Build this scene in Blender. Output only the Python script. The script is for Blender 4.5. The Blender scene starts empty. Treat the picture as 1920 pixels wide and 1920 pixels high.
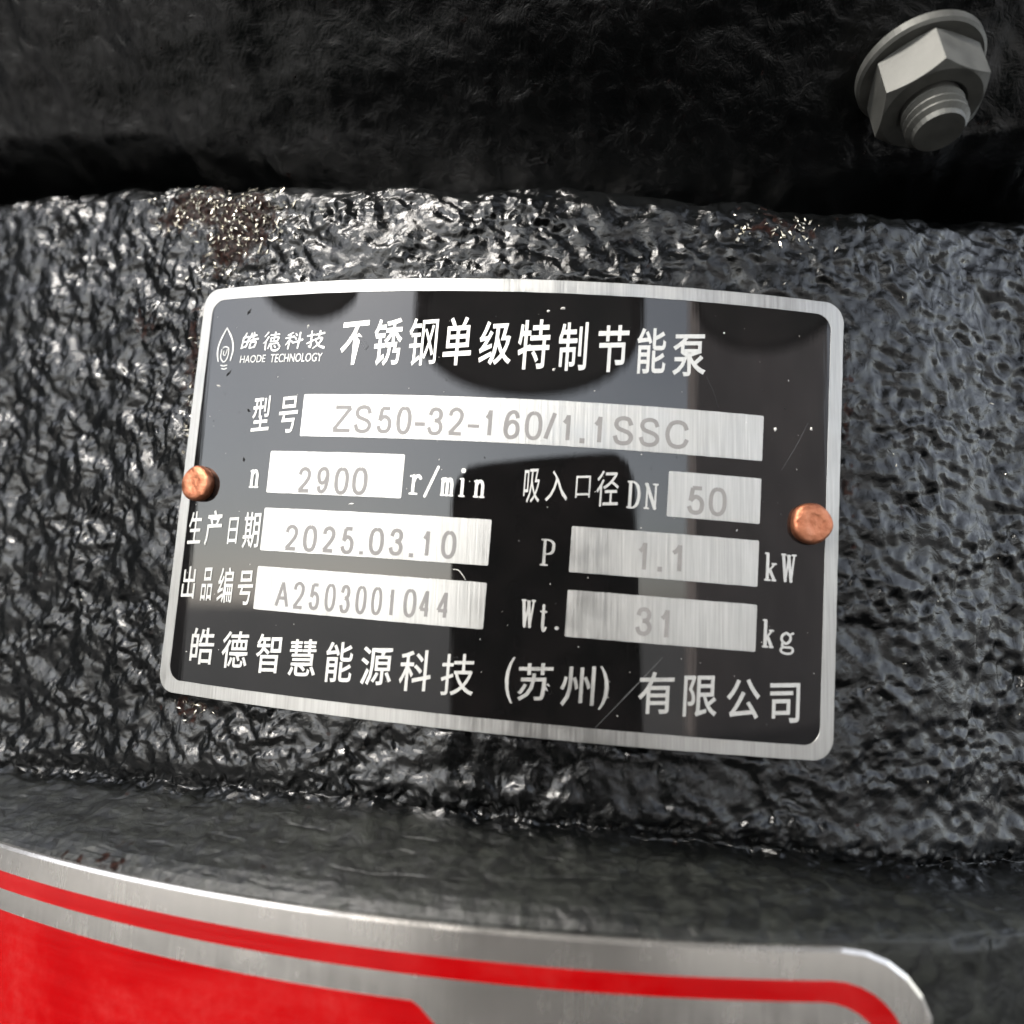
import bpy, math, random
import numpy as np
from mathutils import Matrix, Vector

# ------------------------------------------------------------------ frame of reference
# Plate frame in millimetres: x right, y up, z out of the plate; world = (x, -z, y) / 1000 metres.
R_CYL = 187.3            # radius of the pump neck the nameplate is bent round
PHI = -0.0474            # the plate sits slightly rotated on the neck
PLATE_W, PLATE_H, RIM = 100.0, 64.3, 1.95
MM = 0.001
sc = bpy.context.scene
COL = sc.collection
random.seed(7)
rng = np.random.default_rng(7)

# ------------------------------------------------------------------ camera
cam_d = bpy.data.cameras.new('camera')
cam = bpy.data.objects.new('camera', cam_d)
COL.objects.link(cam)
C_MM = (20.163, -15.258, 106.216)
RM = ((0.98917, 0.031533, -0.143345), (-0.013357, 0.991936, 0.126034), (0.146163, -0.122754, 0.981615))
A = Matrix(((1, 0, 0), (0, 0, -1), (0, 1, 0)))
M = A @ Matrix(RM).transposed()
cam.matrix_world = Matrix.Translation(Vector((C_MM[0], -C_MM[2], C_MM[1])) * MM) @ M.to_4x4()
cam_d.sensor_width = 36.0
cam_d.sensor_fit = 'HORIZONTAL'
cam_d.lens = 36.0 * 1442.0 / 1920.0
cam_d.clip_start = 0.001
cam_d.clip_end = 400.0
cam_d.dof.use_dof = True
cam_d.dof.focus_distance = 0.1150
cam_d.dof.aperture_fstop = 11.0
sc.camera = cam

# ------------------------------------------------------------------ sky, sun, exposure
SUN_EL, SUN_AZ = math.radians(41), math.radians(214)     # azimuth clockwise from +Y: behind the photographer's left shoulder
world = bpy.data.worlds.new('World')
sc.world = world
world.use_nodes = True
wn, wl = world.node_tree.nodes, world.node_tree.links
wn.clear()
sky = wn.new('ShaderNodeTexSky')
sky.sky_type = 'NISHITA'
sky.sun_disc = False
sky.sun_elevation = SUN_EL
sky.sun_rotation = SUN_AZ
sky.air_density = 1.0
sky.dust_density = 1.2
sky.ozone_density = 1.0
hs = wn.new('ShaderNodeHueSaturation')
hs.inputs['Saturation'].default_value = 0.35
bg = wn.new('ShaderNodeBackground')
bg.inputs['Strength'].default_value = 0.10
wo = wn.new('ShaderNodeOutputWorld')
wl.new(sky.outputs[0], hs.inputs['Color'])
wl.new(hs.outputs[0], bg.inputs['Color'])
wl.new(bg.outputs[0], wo.inputs['Surface'])
sun_d = bpy.data.lights.new('sun', 'SUN')
sun_d.energy = 1.1
sun_d.angle = math.radians(14)
sun_d.color = (1.0, 0.95, 0.88)
sun = bpy.data.objects.new('sun', sun_d)
COL.objects.link(sun)
sdir = Vector((math.sin(SUN_AZ) * math.cos(SUN_EL), math.cos(SUN_AZ) * math.cos(SUN_EL), math.sin(SUN_EL)))
sun.rotation_euler = sdir.to_track_quat('Z', 'Y').to_euler()
sun.location = sdir * 5
vs = sc.view_settings
vs.view_transform = 'Standard'
vs.look = 'None'
vs.gamma = 1.0
vs.exposure = 2.65
sc.cycles.max_bounces = 8
sc.cycles.sample_clamp_indirect = 6.0

# ------------------------------------------------------------------ helpers
def W(x, y, z):
    return (x * MM, -z * MM, y * MM)

def bend_arr(u, v, h):
    """plate coordinates (mm, arrays) + height above the neck -> world coordinates"""
    u, v, h = np.broadcast_arrays(np.asarray(u, float), np.asarray(v, float), np.asarray(h, float))
    c, s = math.cos(PHI), math.sin(PHI)
    return cyl_arr(c * u - s * v, s * u + c * v, h)

def cyl_arr(a, y, d):
    th = a / R_CYL
    x = np.sin(th) * (R_CYL + d)
    z = np.cos(th) * (R_CYL + d) - R_CYL
    return np.stack([x * MM, -z * MM, y * MM], -1)

def tag(o, label=None, cat=None, group=None, kind=None):
    for k, v in (('label', label), ('category', cat), ('group', group), ('kind', kind)):
        if v:
            o[k] = v
    return o

def link(name, me, mat=None, parent=None):
    o = bpy.data.objects.new(name, me)
    COL.objects.link(o)
    if mat is not None and me is not None:
        me.materials.clear()
        me.materials.append(mat)
    if parent is not None:
        o.parent = parent
    return o

def empty(name, parent=None):
    o = bpy.data.objects.new(name, None)
    o.empty_display_size = 0.005
    COL.objects.link(o)
    if parent is not None:
        o.parent = parent
    return o

def pydata(name, verts, faces, smooth=False):
    me = bpy.data.meshes.new(name)
    me.from_pydata([tuple(v) for v in verts], [], faces)
    if smooth is True:
        me.polygons.foreach_set('use_smooth', [True] * len(me.polygons))
    elif smooth:
        me.polygons.foreach_set('use_smooth', list(smooth))
    me.update()
    return me

class MB:
    """collects pieces of ONE mesh"""
    def __init__(s):
        s.v, s.f, s.sm = [], [], []
    def add(s, verts, faces, smooth=False):
        o = len(s.v)
        s.v += [tuple(p) for p in verts]
        s.f += [tuple(i + o for i in f) for f in faces]
        s.sm += [smooth] * len(faces)
    def strip(s, A_, B_, closed=False, smooth=False, flip=False):
        n = len(A_)
        m = n if closed else n - 1
        fs = []
        for i in range(m):
            j = (i + 1) % n
            f = (i, j, n + j, n + i)
            fs.append(f[::-1] if flip else f)
        s.add(list(A_) + list(B_), fs, smooth)
    def mesh(s, name):
        return pydata(name, s.v, s.f, s.sm)

def rrect(w, h, r, step=1.2, nc=8, du=0.0, dv=0.0):
    """counter-clockwise rounded rectangle; same point count for any size with equal n"""
    pts = []
    nx, ny = max(2, int(PLATE_W / step)), max(2, int(PLATE_H / step))
    def line(p, q, n):
        for i in range(n):
            t = i / n
            pts.append((p[0] + (q[0] - p[0]) * t, p[1] + (q[1] - p[1]) * t))
    def arc(cx, cy, a0):
        for i in range(nc):
            a = a0 + (math.pi / 2) * i / nc
            pts.append((cx + r * math.cos(a), cy + r * math.sin(a)))
    x, y = w / 2, h / 2
    line((-x + r, -y), (x - r, -y), nx); arc(x - r, -y + r, -math.pi / 2)
    line((x, -y + r), (x, y - r), ny); arc(x - r, y - r, 0)
    line((x - r, y), (-x + r, y), nx); arc(-x + r, y - r, math.pi / 2)
    line((-x, y - r), (-x, -y + r), ny); arc(-x + r, -y + r, math.pi)
    P = np.array(pts)
    P[:, 0] += du
    P[:, 1] += dv
    return P

def slab(mb, u0, u1, v0, v1, r, h0, h1, place=bend_arr, step=0.6, bev=0.03, jitter=0.0):
    """thin plate following the neck: top face in columns, chamfered rim and side wall"""
    n = max(4, int((u1 - u0) / step))
    th = np.linspace(0, math.pi / 2, 7)
    us = np.concatenate([u0 + r - r * np.cos(th), np.linspace(u0 + r, u1 - r, n)[1:-1], u1 - r + r * np.cos(th[::-1])]) if r > 0 else np.linspace(u0, u1, n)
    def ext(us):
        e = np.zeros_like(us)
        if r > 0:
            k = us < u0 + r
            e[k] = r - np.sqrt(np.maximum(0, r * r - (u0 + r - us[k]) ** 2))
            k = us > u1 - r
            e[k] = r - np.sqrt(np.maximum(0, r * r - (us[k] - u1 + r) ** 2))
        return e
    e = ext(us)
    jl = rng.normal(0, jitter, len(us)) if jitter else 0
    jh = rng.normal(0, jitter, len(us)) if jitter else 0
    lo, hi = v0 + e + jl, v1 - e + jh
    c = (u0 + u1) / 2
    shr = lambda x: c + (x - c) * (1 - bev / max(0.1, (u1 - u0) / 2))
    m = 5
    rows = [place(shr(us), lo + bev + (hi - lo - 2 * bev) * t, h1) for t in np.linspace(0, 1, m)]
    for i in range(m - 1):
        pass
    V = np.concatenate(rows)
    N = len(us)
    fs = [(i * N + j, i * N + j + 1, (i + 1) * N + j + 1, (i + 1) * N + j) for i in range(m - 1) for j in range(N - 1)]
    mb.add(V, fs, True)
    # perimeter loops
    pu = np.concatenate([us, us[::-1]])
    pv = np.concatenate([lo, hi[::-1]])
    pvt = np.concatenate([lo + bev, hi[::-1] - bev])
    L0 = place(pu, pv, h0)
    L1 = place(pu, pv, h1 - bev)
    L2 = place(shr(pu), pvt, h1)
    mb.strip(L0, L1, True)
    mb.strip(L1, L2, True)

# ------------------------------------------------------------------ numpy noise
def vnoise(x, y, seed):
    r = np.random.default_rng(seed)
    T = r.random((256, 256)) * 2 * math.pi
    xi = np.floor(x).astype(int); yi = np.floor(y).astype(int)
    fx, fy = x - xi, y - yi
    u = fx * fx * fx * (fx * (fx * 6 - 15) + 10); v = fy * fy * fy * (fy * (fy * 6 - 15) + 10)
    def g(i, j):
        a = T[(xi + i) & 255, (yi + j) & 255]
        return np.cos(a) * (fx - i) + np.sin(a) * (fy - j)
    a = g(0, 0) + u * (g(1, 0) - g(0, 0))
    b = g(0, 1) + u * (g(1, 1) - g(0, 1))
    return (a + v * (b - a)) * 1.5

def sstep(a, b, x):
    t = np.clip((x - a) / (b - a), 0, 1)
    return t * t * (3 - 2 * t)

# ------------------------------------------------------------------ materials
def mat(name):
    m = bpy.data.materials.new(name)
    m.use_nodes = True
    nt = m.node_tree
    return m, nt.nodes, nt.links, nt.nodes['Principled BSDF']

def coords(n, l, scale):
    tc = n.new('ShaderNodeTexCoord')
    mp = n.new('ShaderNodeMapping')
    mp.inputs['Scale'].default_value = scale
    l.new(tc.outputs['Object'], mp.inputs['Vector'])
    return mp.outputs['Vector']

def noise(n, l, vec, scale, detail=4, rough=0.55, dist=0.0):
    t = n.new('ShaderNodeTexNoise')
    t.inputs['Scale'].default_value = scale
    t.inputs['Detail'].default_value = detail
    t.inputs['Roughness'].default_value = rough
    t.inputs['Distortion'].default_value = dist
    l.new(vec, t.inputs['Vector'])
    return t.outputs['Fac']

def ramp(n, l, fac, stops):
    r = n.new('ShaderNodeValToRGB')
    e = r.color_ramp.elements
    while len(e) < len(stops):
        e.new(0.5)
    for el, (p, c) in zip(e, stops):
        el.position = p
        el.color = c if len(c) == 4 else (*c, 1)
    l.new(fac, r.inputs['Fac'])
    return r.outputs['Color']

def mixc(n, l, fac, a, b):
    m = n.new('ShaderNodeMix')
    m.data_type = 'RGBA'
    if hasattr(fac, 'links'): l.new(fac, m.inputs[0])
    else: m.inputs[0].default_value = fac
    for s, v in ((6, a), (7, b)):
        if hasattr(v, 'links'): l.new(v, m.inputs[s])
        else: m.inputs[s].default_value = (*v, 1)
    return m.outputs[2]

def maprange(n, l, v, a, b, c, d):
    m = n.new('ShaderNodeMapRange')
    for i, x in enumerate((a, b, c, d)):
        m.inputs[i + 1].default_value = x
    l.new(v, m.inputs[0])
    return m.outputs[0]

def bump(n, l, bs, height, dist, strength=1.0, prev=None):
    b = n.new('ShaderNodeBump')
    b.inputs['Distance'].default_value = dist
    b.inputs['Strength'].default_value = strength
    l.new(height, b.inputs['Height'])
    if prev is not None:
        l.new(prev, b.inputs['Normal'])
    l.new(b.outputs[0], bs.inputs['Normal'])
    return b.outputs[0]

def simple(name, col, rough=0.5, metal=0.0, var=0.15, scale=300, bmp=0.0):
    m, n, l, b = mat(name)
    v = coords(n, l, (1, 1, 1))
    f = noise(n, l, v, scale)
    lo = tuple(c * (1 - var) for c in col); hi = tuple(min(1, c * (1 + var)) for c in col)
    l.new(ramp(n, l, f, [(0.3, lo), (0.7, hi)]), b.inputs['Base Color'])
    l.new(maprange(n, l, f, 0.3, 0.7, rough * 0.85, min(1, rough * 1.15)), b.inputs['Roughness'])
    b.inputs['Metallic'].default_value = metal
    if bmp:
        bump(n, l, b, f, bmp)
    return m

def m_casting():
    m, n, l, b = mat('black_casting_paint')
    v = coords(n, l, (1, 1, 1))
    at = n.new('ShaderNodeAttribute'); at.attribute_name = 'rust'
    as_ = n.new('ShaderNodeAttribute'); as_.attribute_name = 'smooth_zone'
    f1 = noise(n, l, v, 1500, 5, 0.6)
    f2 = noise(n, l, v, 90, 3, 0.5)
    f3 = noise(n, l, v, 420, 6, 0.65, 0.8)
    paint = ramp(n, l, f2, [(0.35, (0.0012, 0.0014, 0.0014)), (0.7, (0.003, 0.0032, 0.0032))])
    dust = ramp(n, l, f3, [(0.42, (0.12, 0.12, 0.12)), (0.70, (1, 1, 1))])
    dm = n.new('ShaderNodeMath'); dm.operation = 'MULTIPLY'
    l.new(dust, dm.inputs[0]); l.new(as_.outputs['Fac'], dm.inputs[1])
    d2 = n.new('ShaderNodeMath'); d2.operation = 'MULTIPLY'; l.new(dm.outputs[0], d2.inputs[0]); d2.inputs[1].default_value = 0.8
    paint2 = mixc(n, l, d2.outputs[0], paint, (0.024, 0.026, 0.021))
    rc = ramp(n, l, f1, [(0.35, (0.002, 0.001, 0.0008)), (0.52, (0.010, 0.0035, 0.0025)), (0.72, (0.035, 0.014, 0.009))])
    l.new(mixc(n, l, at.outputs['Fac'], paint2, rc), b.inputs['Base Color'])
    r1 = maprange(n, l, f3, 0.3, 0.75, 0.09, 0.24)
    ra = n.new('ShaderNodeMath'); ra.operation = 'MULTIPLY_ADD'
    l.new(as_.outputs['Fac'], ra.inputs[0]); ra.inputs[1].default_value = 0.30; l.new(r1, ra.inputs[2])
    rb = n.new('ShaderNodeMath'); rb.operation = 'MULTIPLY_ADD'
    l.new(at.outputs['Fac'], rb.inputs[0]); rb.inputs[1].default_value = 0.38; l.new(ra.outputs[0], rb.inputs[2])
    l.new(rb.outputs[0], b.inputs['Roughness'])
    b.inputs['IOR'].default_value = 1.52
    l.new(maprange(n, l, at.outputs['Fac'], 0.0, 1.0, 0.40, 0.10), b.inputs['Specular IOR Level'])
    p = bump(n, l, b, f3, 0.00035, 0.6)
    bump(n, l, b, f1, 0.00006, 0.5, p)
    return m

def m_steel(name, base=(0.42, 0.415, 0.40), r0=0.28, r1=0.5, amp=0.00002, lo=0.75, vertical=True):
    """stainless steel brushed along the plate's height"""
    m, n, l, b = mat(name)
    v = coords(n, l, (3800, 3800, 90) if vertical else (60, 60, 2500))
    f = noise(n, l, v, 1.0, 3, 0.6)
    v2 = coords(n, l, (1, 1, 1))
    g = noise(n, l, v2, 160, 3)
    dk = tuple(c * lo for c in base)
    l.new(ramp(n, l, f, [(0.3, dk), (0.68, base)]), b.inputs['Base Color'])
    b.inputs['Metallic'].default_value = 0.85
    ad = n.new('ShaderNodeMath'); ad.operation = 'MULTIPLY_ADD'
    l.new(f, ad.inputs[0]); ad.inputs[1].default_value = 0.5; l.new(g, ad.inputs[2])
    l.new(maprange(n, l, ad.outputs[0], 0.55, 0.95, r0, r1), b.inputs['Roughness'])
    bump(n, l, b, f, amp)
    return m

def m_enamel():
    m, n, l, b = mat('black_enamel')
    v = coords(n, l, (900, 900, 40))
    f = noise(n, l, v, 1.0, 2, 0.5)
    v2 = coords(n, l, (1, 1, 1))
    g = noise(n, l, v2, 2600, 3)
    h = noise(n, l, v2, 120, 4)
    l.new(ramp(n, l, h, [(0.35, (0.004, 0.004, 0.004)), (0.75, (0.008, 0.007, 0.007))]), b.inputs['Base Color'])
    sm = noise(n, l, v2, 70, 5, 0.6, 1.5)
    l.new(maprange(n, l, sm, 0.45, 0.75, 0.014, 0.075), b.inputs['Roughness'])
    b.inputs['IOR'].default_value = 1.5
    p = bump(n, l, b, f, 0.0000045)
    bump(n, l, b, g, 0.0000004, 1.0, p)
    return m

def m_copper():
    m, n, l, b = mat('copper')
    v = coords(n, l, (1, 1, 1))
    f = noise(n, l, v, 700, 5, 0.6)
    g = noise(n, l, v, 2500, 3)
    l.new(ramp(n, l, f, [(0.3, (0.34, 0.115, 0.06)), (0.55, (0.50, 0.205, 0.115)), (0.75, (0.58, 0.28, 0.18))]), b.inputs['Base Color'])
    b.inputs['Metallic'].default_value = 1.0
    l.new(maprange(n, l, f, 0.3, 0.7, 0.4, 0.6), b.inputs['Roughness'])
    p = bump(n, l, b, f, 0.0004, 0.7)
    bump(n, l, b, g, 0.00003, 0.6, p)
    return m

M_CAST = m_casting()
M_STEEL = m_steel('brushed_steel')
M_FIELD = m_steel('brushed_field_steel', (0.51, 0.505, 0.485), 0.36, 0.58, 0.00003, 0.72)
M_LETTER = m_steel('bare_steel_letter', (0.56, 0.555, 0.53), 0.38, 0.6, 0.00001, 0.85)
M_LABEL = m_steel('label_steel', (0.66, 0.63, 0.59), 0.15, 0.3, 0.00001, 0.85)
M_ENAMEL = m_enamel()
M_COPPER = m_copper()
M_MARK = simple('laser_marking', (0.20, 0.192, 0.186), 0.6, 0.2, 0.12, 900)
def m_red():
    m, n, l, b = mat('red_ink')
    v = coords(n, l, (1, 1, 1))
    f = noise(n, l, v, 45, 6, 0.65, 0.6)
    g = noise(n, l, coords(n, l, (40, 40, 900)), 1.0, 4, 0.6)
    d = noise(n, l, v, 600, 5, 0.7)
    red = ramp(n, l, f, [(0.35, (0.29, 0.001, 0.002)), (0.7, (0.37, 0.002, 0.003))])
    k = n.new('ShaderNodeMath'); k.operation = 'MULTIPLY'
    l.new(maprange(n, l, f, 0.45, 0.8, 0.0, 0.10), k.inputs[0]); l.new(maprange(n, l, d, 0.4, 0.7, 0.2, 1.0), k.inputs[1])
    l.new(mixc(n, l, k.outputs[0], red, (0.35, 0.30, 0.27)), b.inputs['Base Color'])
    l.new(maprange(n, l, g, 0.3, 0.7, 0.08, 0.26), b.inputs['Roughness'])
    b.inputs['Specular IOR Level'].default_value = 0.42
    bump(n, l, b, g, 0.00003, 0.6)
    return m
M_RED = m_red()
M_ZINC = simple('zinc_plate', (0.10, 0.10, 0.092), 0.5, 0.45, 0.2, 400, 0.00003)
M_FLAKE = simple('bright_metal_flake', (0.45, 0.42, 0.35), 0.25, 0.9, 0.35, 800)
M_DUST = simple('pale_dust', (0.62, 0.60, 0.56), 0.7, 0.0, 0.25, 800)
M_GRIT = simple('dark_grit', (0.01, 0.01, 0.01), 0.5, 0.0, 0.2, 800)
M_PHONE = simple('black_glass_back', (0.008, 0.008, 0.009), 0.3, 0.0, 0.1, 80)
M_DRUM = simple('black_drum_side', (0.012, 0.012, 0.012), 0.5, 0.0, 0.1, 20)
M_DRUM_END = simple('grey_drum_end', (0.35, 0.35, 0.35), 0.5, 0.0, 0.1, 20)
M_WALL = simple('brown_render', (0.72, 0.62, 0.57), 0.9, 0.0, 0.15, 3, 0.002)
M_PALE = simple('pale_render', (0.52, 0.52, 0.49), 0.9, 0.0, 0.08, 2, 0.002)
M_DULL = simple('dull_black_paint', (0.008, 0.008, 0.008), 0.9, 0.0, 0.2, 40)
M_DULL.node_tree.nodes['Principled BSDF'].inputs['Specular IOR Level'].default_value = 0.1
M_BLOCKER = simple('dark_sheet', (0.05, 0.05, 0.05), 0.8, 0.0, 0.15, 3)
M_GROUND = simple('concrete', (0.20, 0.195, 0.185), 0.85, 0.0, 0.2, 4, 0.002)

# ------------------------------------------------------------------ the casting: one continuous skin
YT = ((-130, -72, -48, -25, 3, 30, 50, 58, 68, 130), (64, 58.2, 53, 49.2, 47.2, 45.6, 44.4, 44.6, 46.5, 58))
YB = ((-130, -57, -22, -6, 6, 30, 44, 58, 130), (-46.5, -43.8, -42.4, -42.6, -43.7, -45.3, -46.5, -48.4, -52))

def casting_grid():
    a = np.linspace(-150, 128, 1060)
    yt = np.interp(a, *YT); yb = np.interp(a, *YB)
    k = np.hanning(41); k /= k.sum()
    yt = np.convolve(np.pad(yt, 20, 'edge'), k, 'valid'); yb = np.convolve(np.pad(yb, 20, 'edge'), k, 'valid')
    wob = vnoise(a / 9, a * 0 + 3.3, 5) * 0.7 + vnoise(a / 2.4, a * 0 + 1.3, 6) * 0.28
    yb = yb + wob; yt = yt + vnoise(a / 7, a * 0 + 8.3, 7) * 0.6
    rows_y, rows_d, zone = [], [], []
    one = np.ones_like(a)
    def put(y, d, z):
        rows_y.append(y); rows_d.append(d * one); zone.append(z)
    for t in np.linspace(0, 1, 40)[:-1]:                     # flange face behind the red label
        put((-110 + (-51.8 + 110) * t) * one, 14.3, 2)
    # ledge from the flange edge up to the groove under the band
    ts = np.linspace(0, 1, 190)
    cy = np.array([0, 0.06, 0.16, 0.28, 0.45, 0.62, 0.78, 0.88, 0.94, 1.0])
    cd = np.array([14.3, 14.2, 13.6, 12.3, 9.4, 6.0, 2.8, 1.1, 0.2, -0.55])
    for t in ts[:-1]:
        put(-51.8 + (yb + 51.8) * t, np.interp(t, cy, cd), 2)
    # band carrying the nameplate
    for t in np.linspace(0, 1, 390)[:-1]:
        y = yb + (yt - 3.4 - yb) * t
        d = -0.55 * np.exp(-((y - yb) / 0.9) ** 2) + 0.5 * np.exp(-((y - yb - 3.0) / 1.6) ** 2)
        put(y, d, 1)
    # rounded shoulder
    for t in np.linspace(0, 1, 46)[:-1]:
        an = t * math.radians(82)
        put(yt - 3.4 + 4.2 * math.sin(an), -4.2 * (1 - math.cos(an)), 1)
    y0, d0 = yt - 3.4 + 4.2 * math.sin(math.radians(82)), -4.2 * (1 - math.cos(math.radians(82)))
    for t in np.linspace(0, 1, 40)[:-1]:
        put(y0 + 1.4 * t, d0 - 17 * t, 1)
    y1, d1 = y0 + 1.4, d0 - 17
    for t in np.linspace(0, 1, 230):                         # concave wall rising under the upper flange
        y = y1 + (125 - y1) * t
        d = d1 + 0.86 * (y - y1) * (1 + 0.15 * t)
        put(y, d, 3)
    return a, np.array(rows_y), np.array(rows_d), np.array(zone)

ca, CY, CD, CZ = casting_grid()
CA = np.broadcast_to(ca, CY.shape).copy()
# arc length along the profile keeps the relief even on steep parts
dl = np.sqrt(np.diff(CY, axis=0) ** 2 + np.diff(CD, axis=0) ** 2)
CT = np.concatenate([np.zeros((1, CY.shape[1])), np.cumsum(dl, 0)])
CT += (CY[300] - CT[300])[None, :]
x, y = CA, CT
wx = vnoise(x / 5.5, y / 5.5, 11); wy = vnoise(x / 5.5, y / 5.5, 12)
ang = -0.55 + 0.9 * vnoise(x / 26, y / 26, 13) + 0.35 * sstep(-40, -60, x)
xr = x * np.cos(ang.mean()) + y * np.sin(ang.mean()) + 0.75 * wx
yr = -x * np.sin(ang.mean()) + y * np.cos(ang.mean()) + 0.75 * wy
n_big = vnoise(x / 9, y / 7, 21)
n_a = vnoise(xr / 3.1, yr / 2.4, 22)
n_b = 1 - 2 * np.abs(vnoise(x / 1.7 + 7 + .3 * wx, y / 1.6 + .3 * wy, 23))
n_c = vnoise(x / 1.15 + 0.3 * wx, y / 1.0 + 0.3 * wy, 24)
n_d = vnoise(x / 0.62, y / 0.6, 25)
n_drop = vnoise(x / 2.2 + 3, y / 2.0, 26) * (0.6 + 0.8 * sstep(-.4, .4, vnoise(x / 9, y / 9, 35)))
right = sstep(46, 60, x)
n_e = vnoise(x / 1.15 + 11 + 0.25 * wx, y / 1.05 + 0.25 * wy, 27)
grain = np.clip(vnoise(x / 0.8 + 5, y / 0.8, 29) - 0.28, 0, 1) * sstep(-0.2, 0.4, vnoise(x / 10, y / 10, 30))
calm = sstep(-0.35, 0.5, vnoise(x / 13, y / 8, 28))
lump = np.tanh(3.0 * (n_a + 0.12)) * 0.55
rough = 0.30 * grain + 0.75 * n_big + (0.27 * lump + 0.30 * n_a + (0.05 + 0.06 * calm) * n_b + (0.08 + 0.11 * calm) * n_e) * (1 - 0.30 * right) * (0.55 + 0.65 * calm) + (0.02 + 0.05 * calm) * n_c + (0.008 + 0.016 * calm) * n_d + 0.42 * right * n_drop
n_led = 0.25 * vnoise(x / 14, y / 5, 31) + 0.10 * vnoise(x / 4 + 0.4 * wx, y / 2.0, 32) + 0.05 * vnoise(x / 1.4, y / 1.1, 33) + 0.02 * n_d
pit = sstep(0.42, 0.62, vnoise(x / 5.5 + 0.5 * wx, y / 1.6, 34))
n_led = n_led - 0.10 * pit + 0.03 * n_c
n_up = 0.40 * vnoise(x / 16, y / 9, 41) + 0.13 * vnoise(xr / 4.5, yr / 2.6, 42) + 0.015 * n_c
zc = CZ[:, None] * np.ones_like(CA)
w_led = sstep(-0.4, -2.2, CY - np.interp(CA, *YB)) * (CY < 0)
w_up = (zc == 3) * 1.0
amp = 0.9
disp = amp * rough * (1 - w_led) * (1 - w_up) + n_led * w_led + n_up * w_up
# crumbly bead along the groove at the foot of the band
bead = np.exp(-((CY - np.interp(CA, *YB) - 1.0) / 1.1) ** 2)
disp += bead * (0.35 * n_c + 0.25 * n_b)
# rust: bare patch at the upper left, blooms along the plate's left edge
def blob(cx, cy_, sx, sy):
    return np.exp(-(((x - cx) / sx) ** 2 + ((CY - cy_) / sy) ** 2))
rn = vnoise(x / 2.2, y / 2.2, 51) * 0.5 + vnoise(x / 0.9, y / 0.9, 52) * 0.35
rust = np.clip(1.4 * blob(-54, 50, 7, 3.6) + 1.35 * blob(-42, 45.5, 6, 4.8) + 0.7 * blob(-46, 40, 4.5, 4), 0, 1.5)
rust = np.maximum(rust, 0.85 * blob(-51, 24, 1.8, 9)); rust = np.maximum(rust, 0.7 * blob(-63, 31, 3.5, 3))
rust = np.maximum(rust, 0.9 * blob(-46, -32, 4.5, 2)); rust = np.maximum(rust, 0.6 * blob(52, 8, 1.2, 16))
rust = np.maximum(rust, 0.55 * blob(-45, -50.5, 9, 1.5)); rust = np.maximum(rust, 0.6 * blob(42, 41, 5, 3))
rust = sstep(0.45, 0.75, rust + rn)
disp += rust * (0.16 * n_c + 0.3 * np.abs(n_d) - 0.12) * (zc != 2)
# under the plate the skin stays below the sheet
cph, sph = math.cos(PHI), math.sin(PHI)
pu, pv = cph * CA + sph * CY, -sph * CA + cph * CY
under = sstep(PLATE_W / 2 + 1.2, PLATE_W / 2 - 0.6, np.abs(pu)) * sstep(PLATE_H / 2 + 1.2, PLATE_H / 2 - 0.6, np.abs(pv))
disp = np.where(under > 0, disp * (1 - under) + under * np.minimum(disp, -0.05), disp)
# beyond the plate the neck is flatter than a cylinder on the left
flat = 0.0036 * np.maximum(0, -x - 56) ** 2 - 0.006 * np.clip(x - 54, 0, 25) ** 2 + 0.003 * np.maximum(0, x - 70) ** 2
P = cyl_arr(CA, CY, CD + flat)
P[..., 1] -= (zc == 3) * sstep(0, 9, CY - CY[np.argmax(CZ == 3)][None, :]) * np.maximum(0, CA ** 2 / (2 * R_CYL) * 0.8 - flat) * MM
# displace along the base normal
du = np.gradient(P, axis=1); dv = np.gradient(P, axis=0)
N = np.cross(du, dv); N /= np.linalg.norm(N, axis=2, keepdims=True) + 1e-20
P = P + N * (disp * MM)[..., None]
CP, CN = P, N

def build_casting():
    nr, nc_ = CA.shape
    me = bpy.data.meshes.new('pump_casting')
    nv = nr * nc_
    idx = np.arange(nv).reshape(nr, nc_)
    q = np.stack([idx[:-1, :-1], idx[:-1, 1:], idx[1:, 1:], idx[1:, :-1]], -1).reshape(-1, 4)
    me.vertices.add(nv); me.vertices.foreach_set('co', CP.reshape(-1).astype(np.float32))
    me.loops.add(q.size); me.loops.foreach_set('vertex_index', q.reshape(-1).astype(np.int32))
    me.polygons.add(len(q))
    me.polygons.foreach_set('loop_start', np.arange(0, q.size, 4, dtype=np.int32))
    me.polygons.foreach_set('use_smooth', np.ones(len(q), bool))
    me.update(calc_edges=True)
    at = me.attributes.new('rust', 'FLOAT', 'POINT'); at.data.foreach_set('value', rust.reshape(-1).astype(np.float32))
    at = me.attributes.new('smooth_zone', 'FLOAT', 'POINT'); at.data.foreach_set('value', w_led.reshape(-1).astype(np.float32))
    o = link('pump_casting', me, M_CAST)
    return tag(o, 'black glossy painted rough cast iron pump neck behind both metal plates', 'pump casting')
casting = build_casting()
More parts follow.
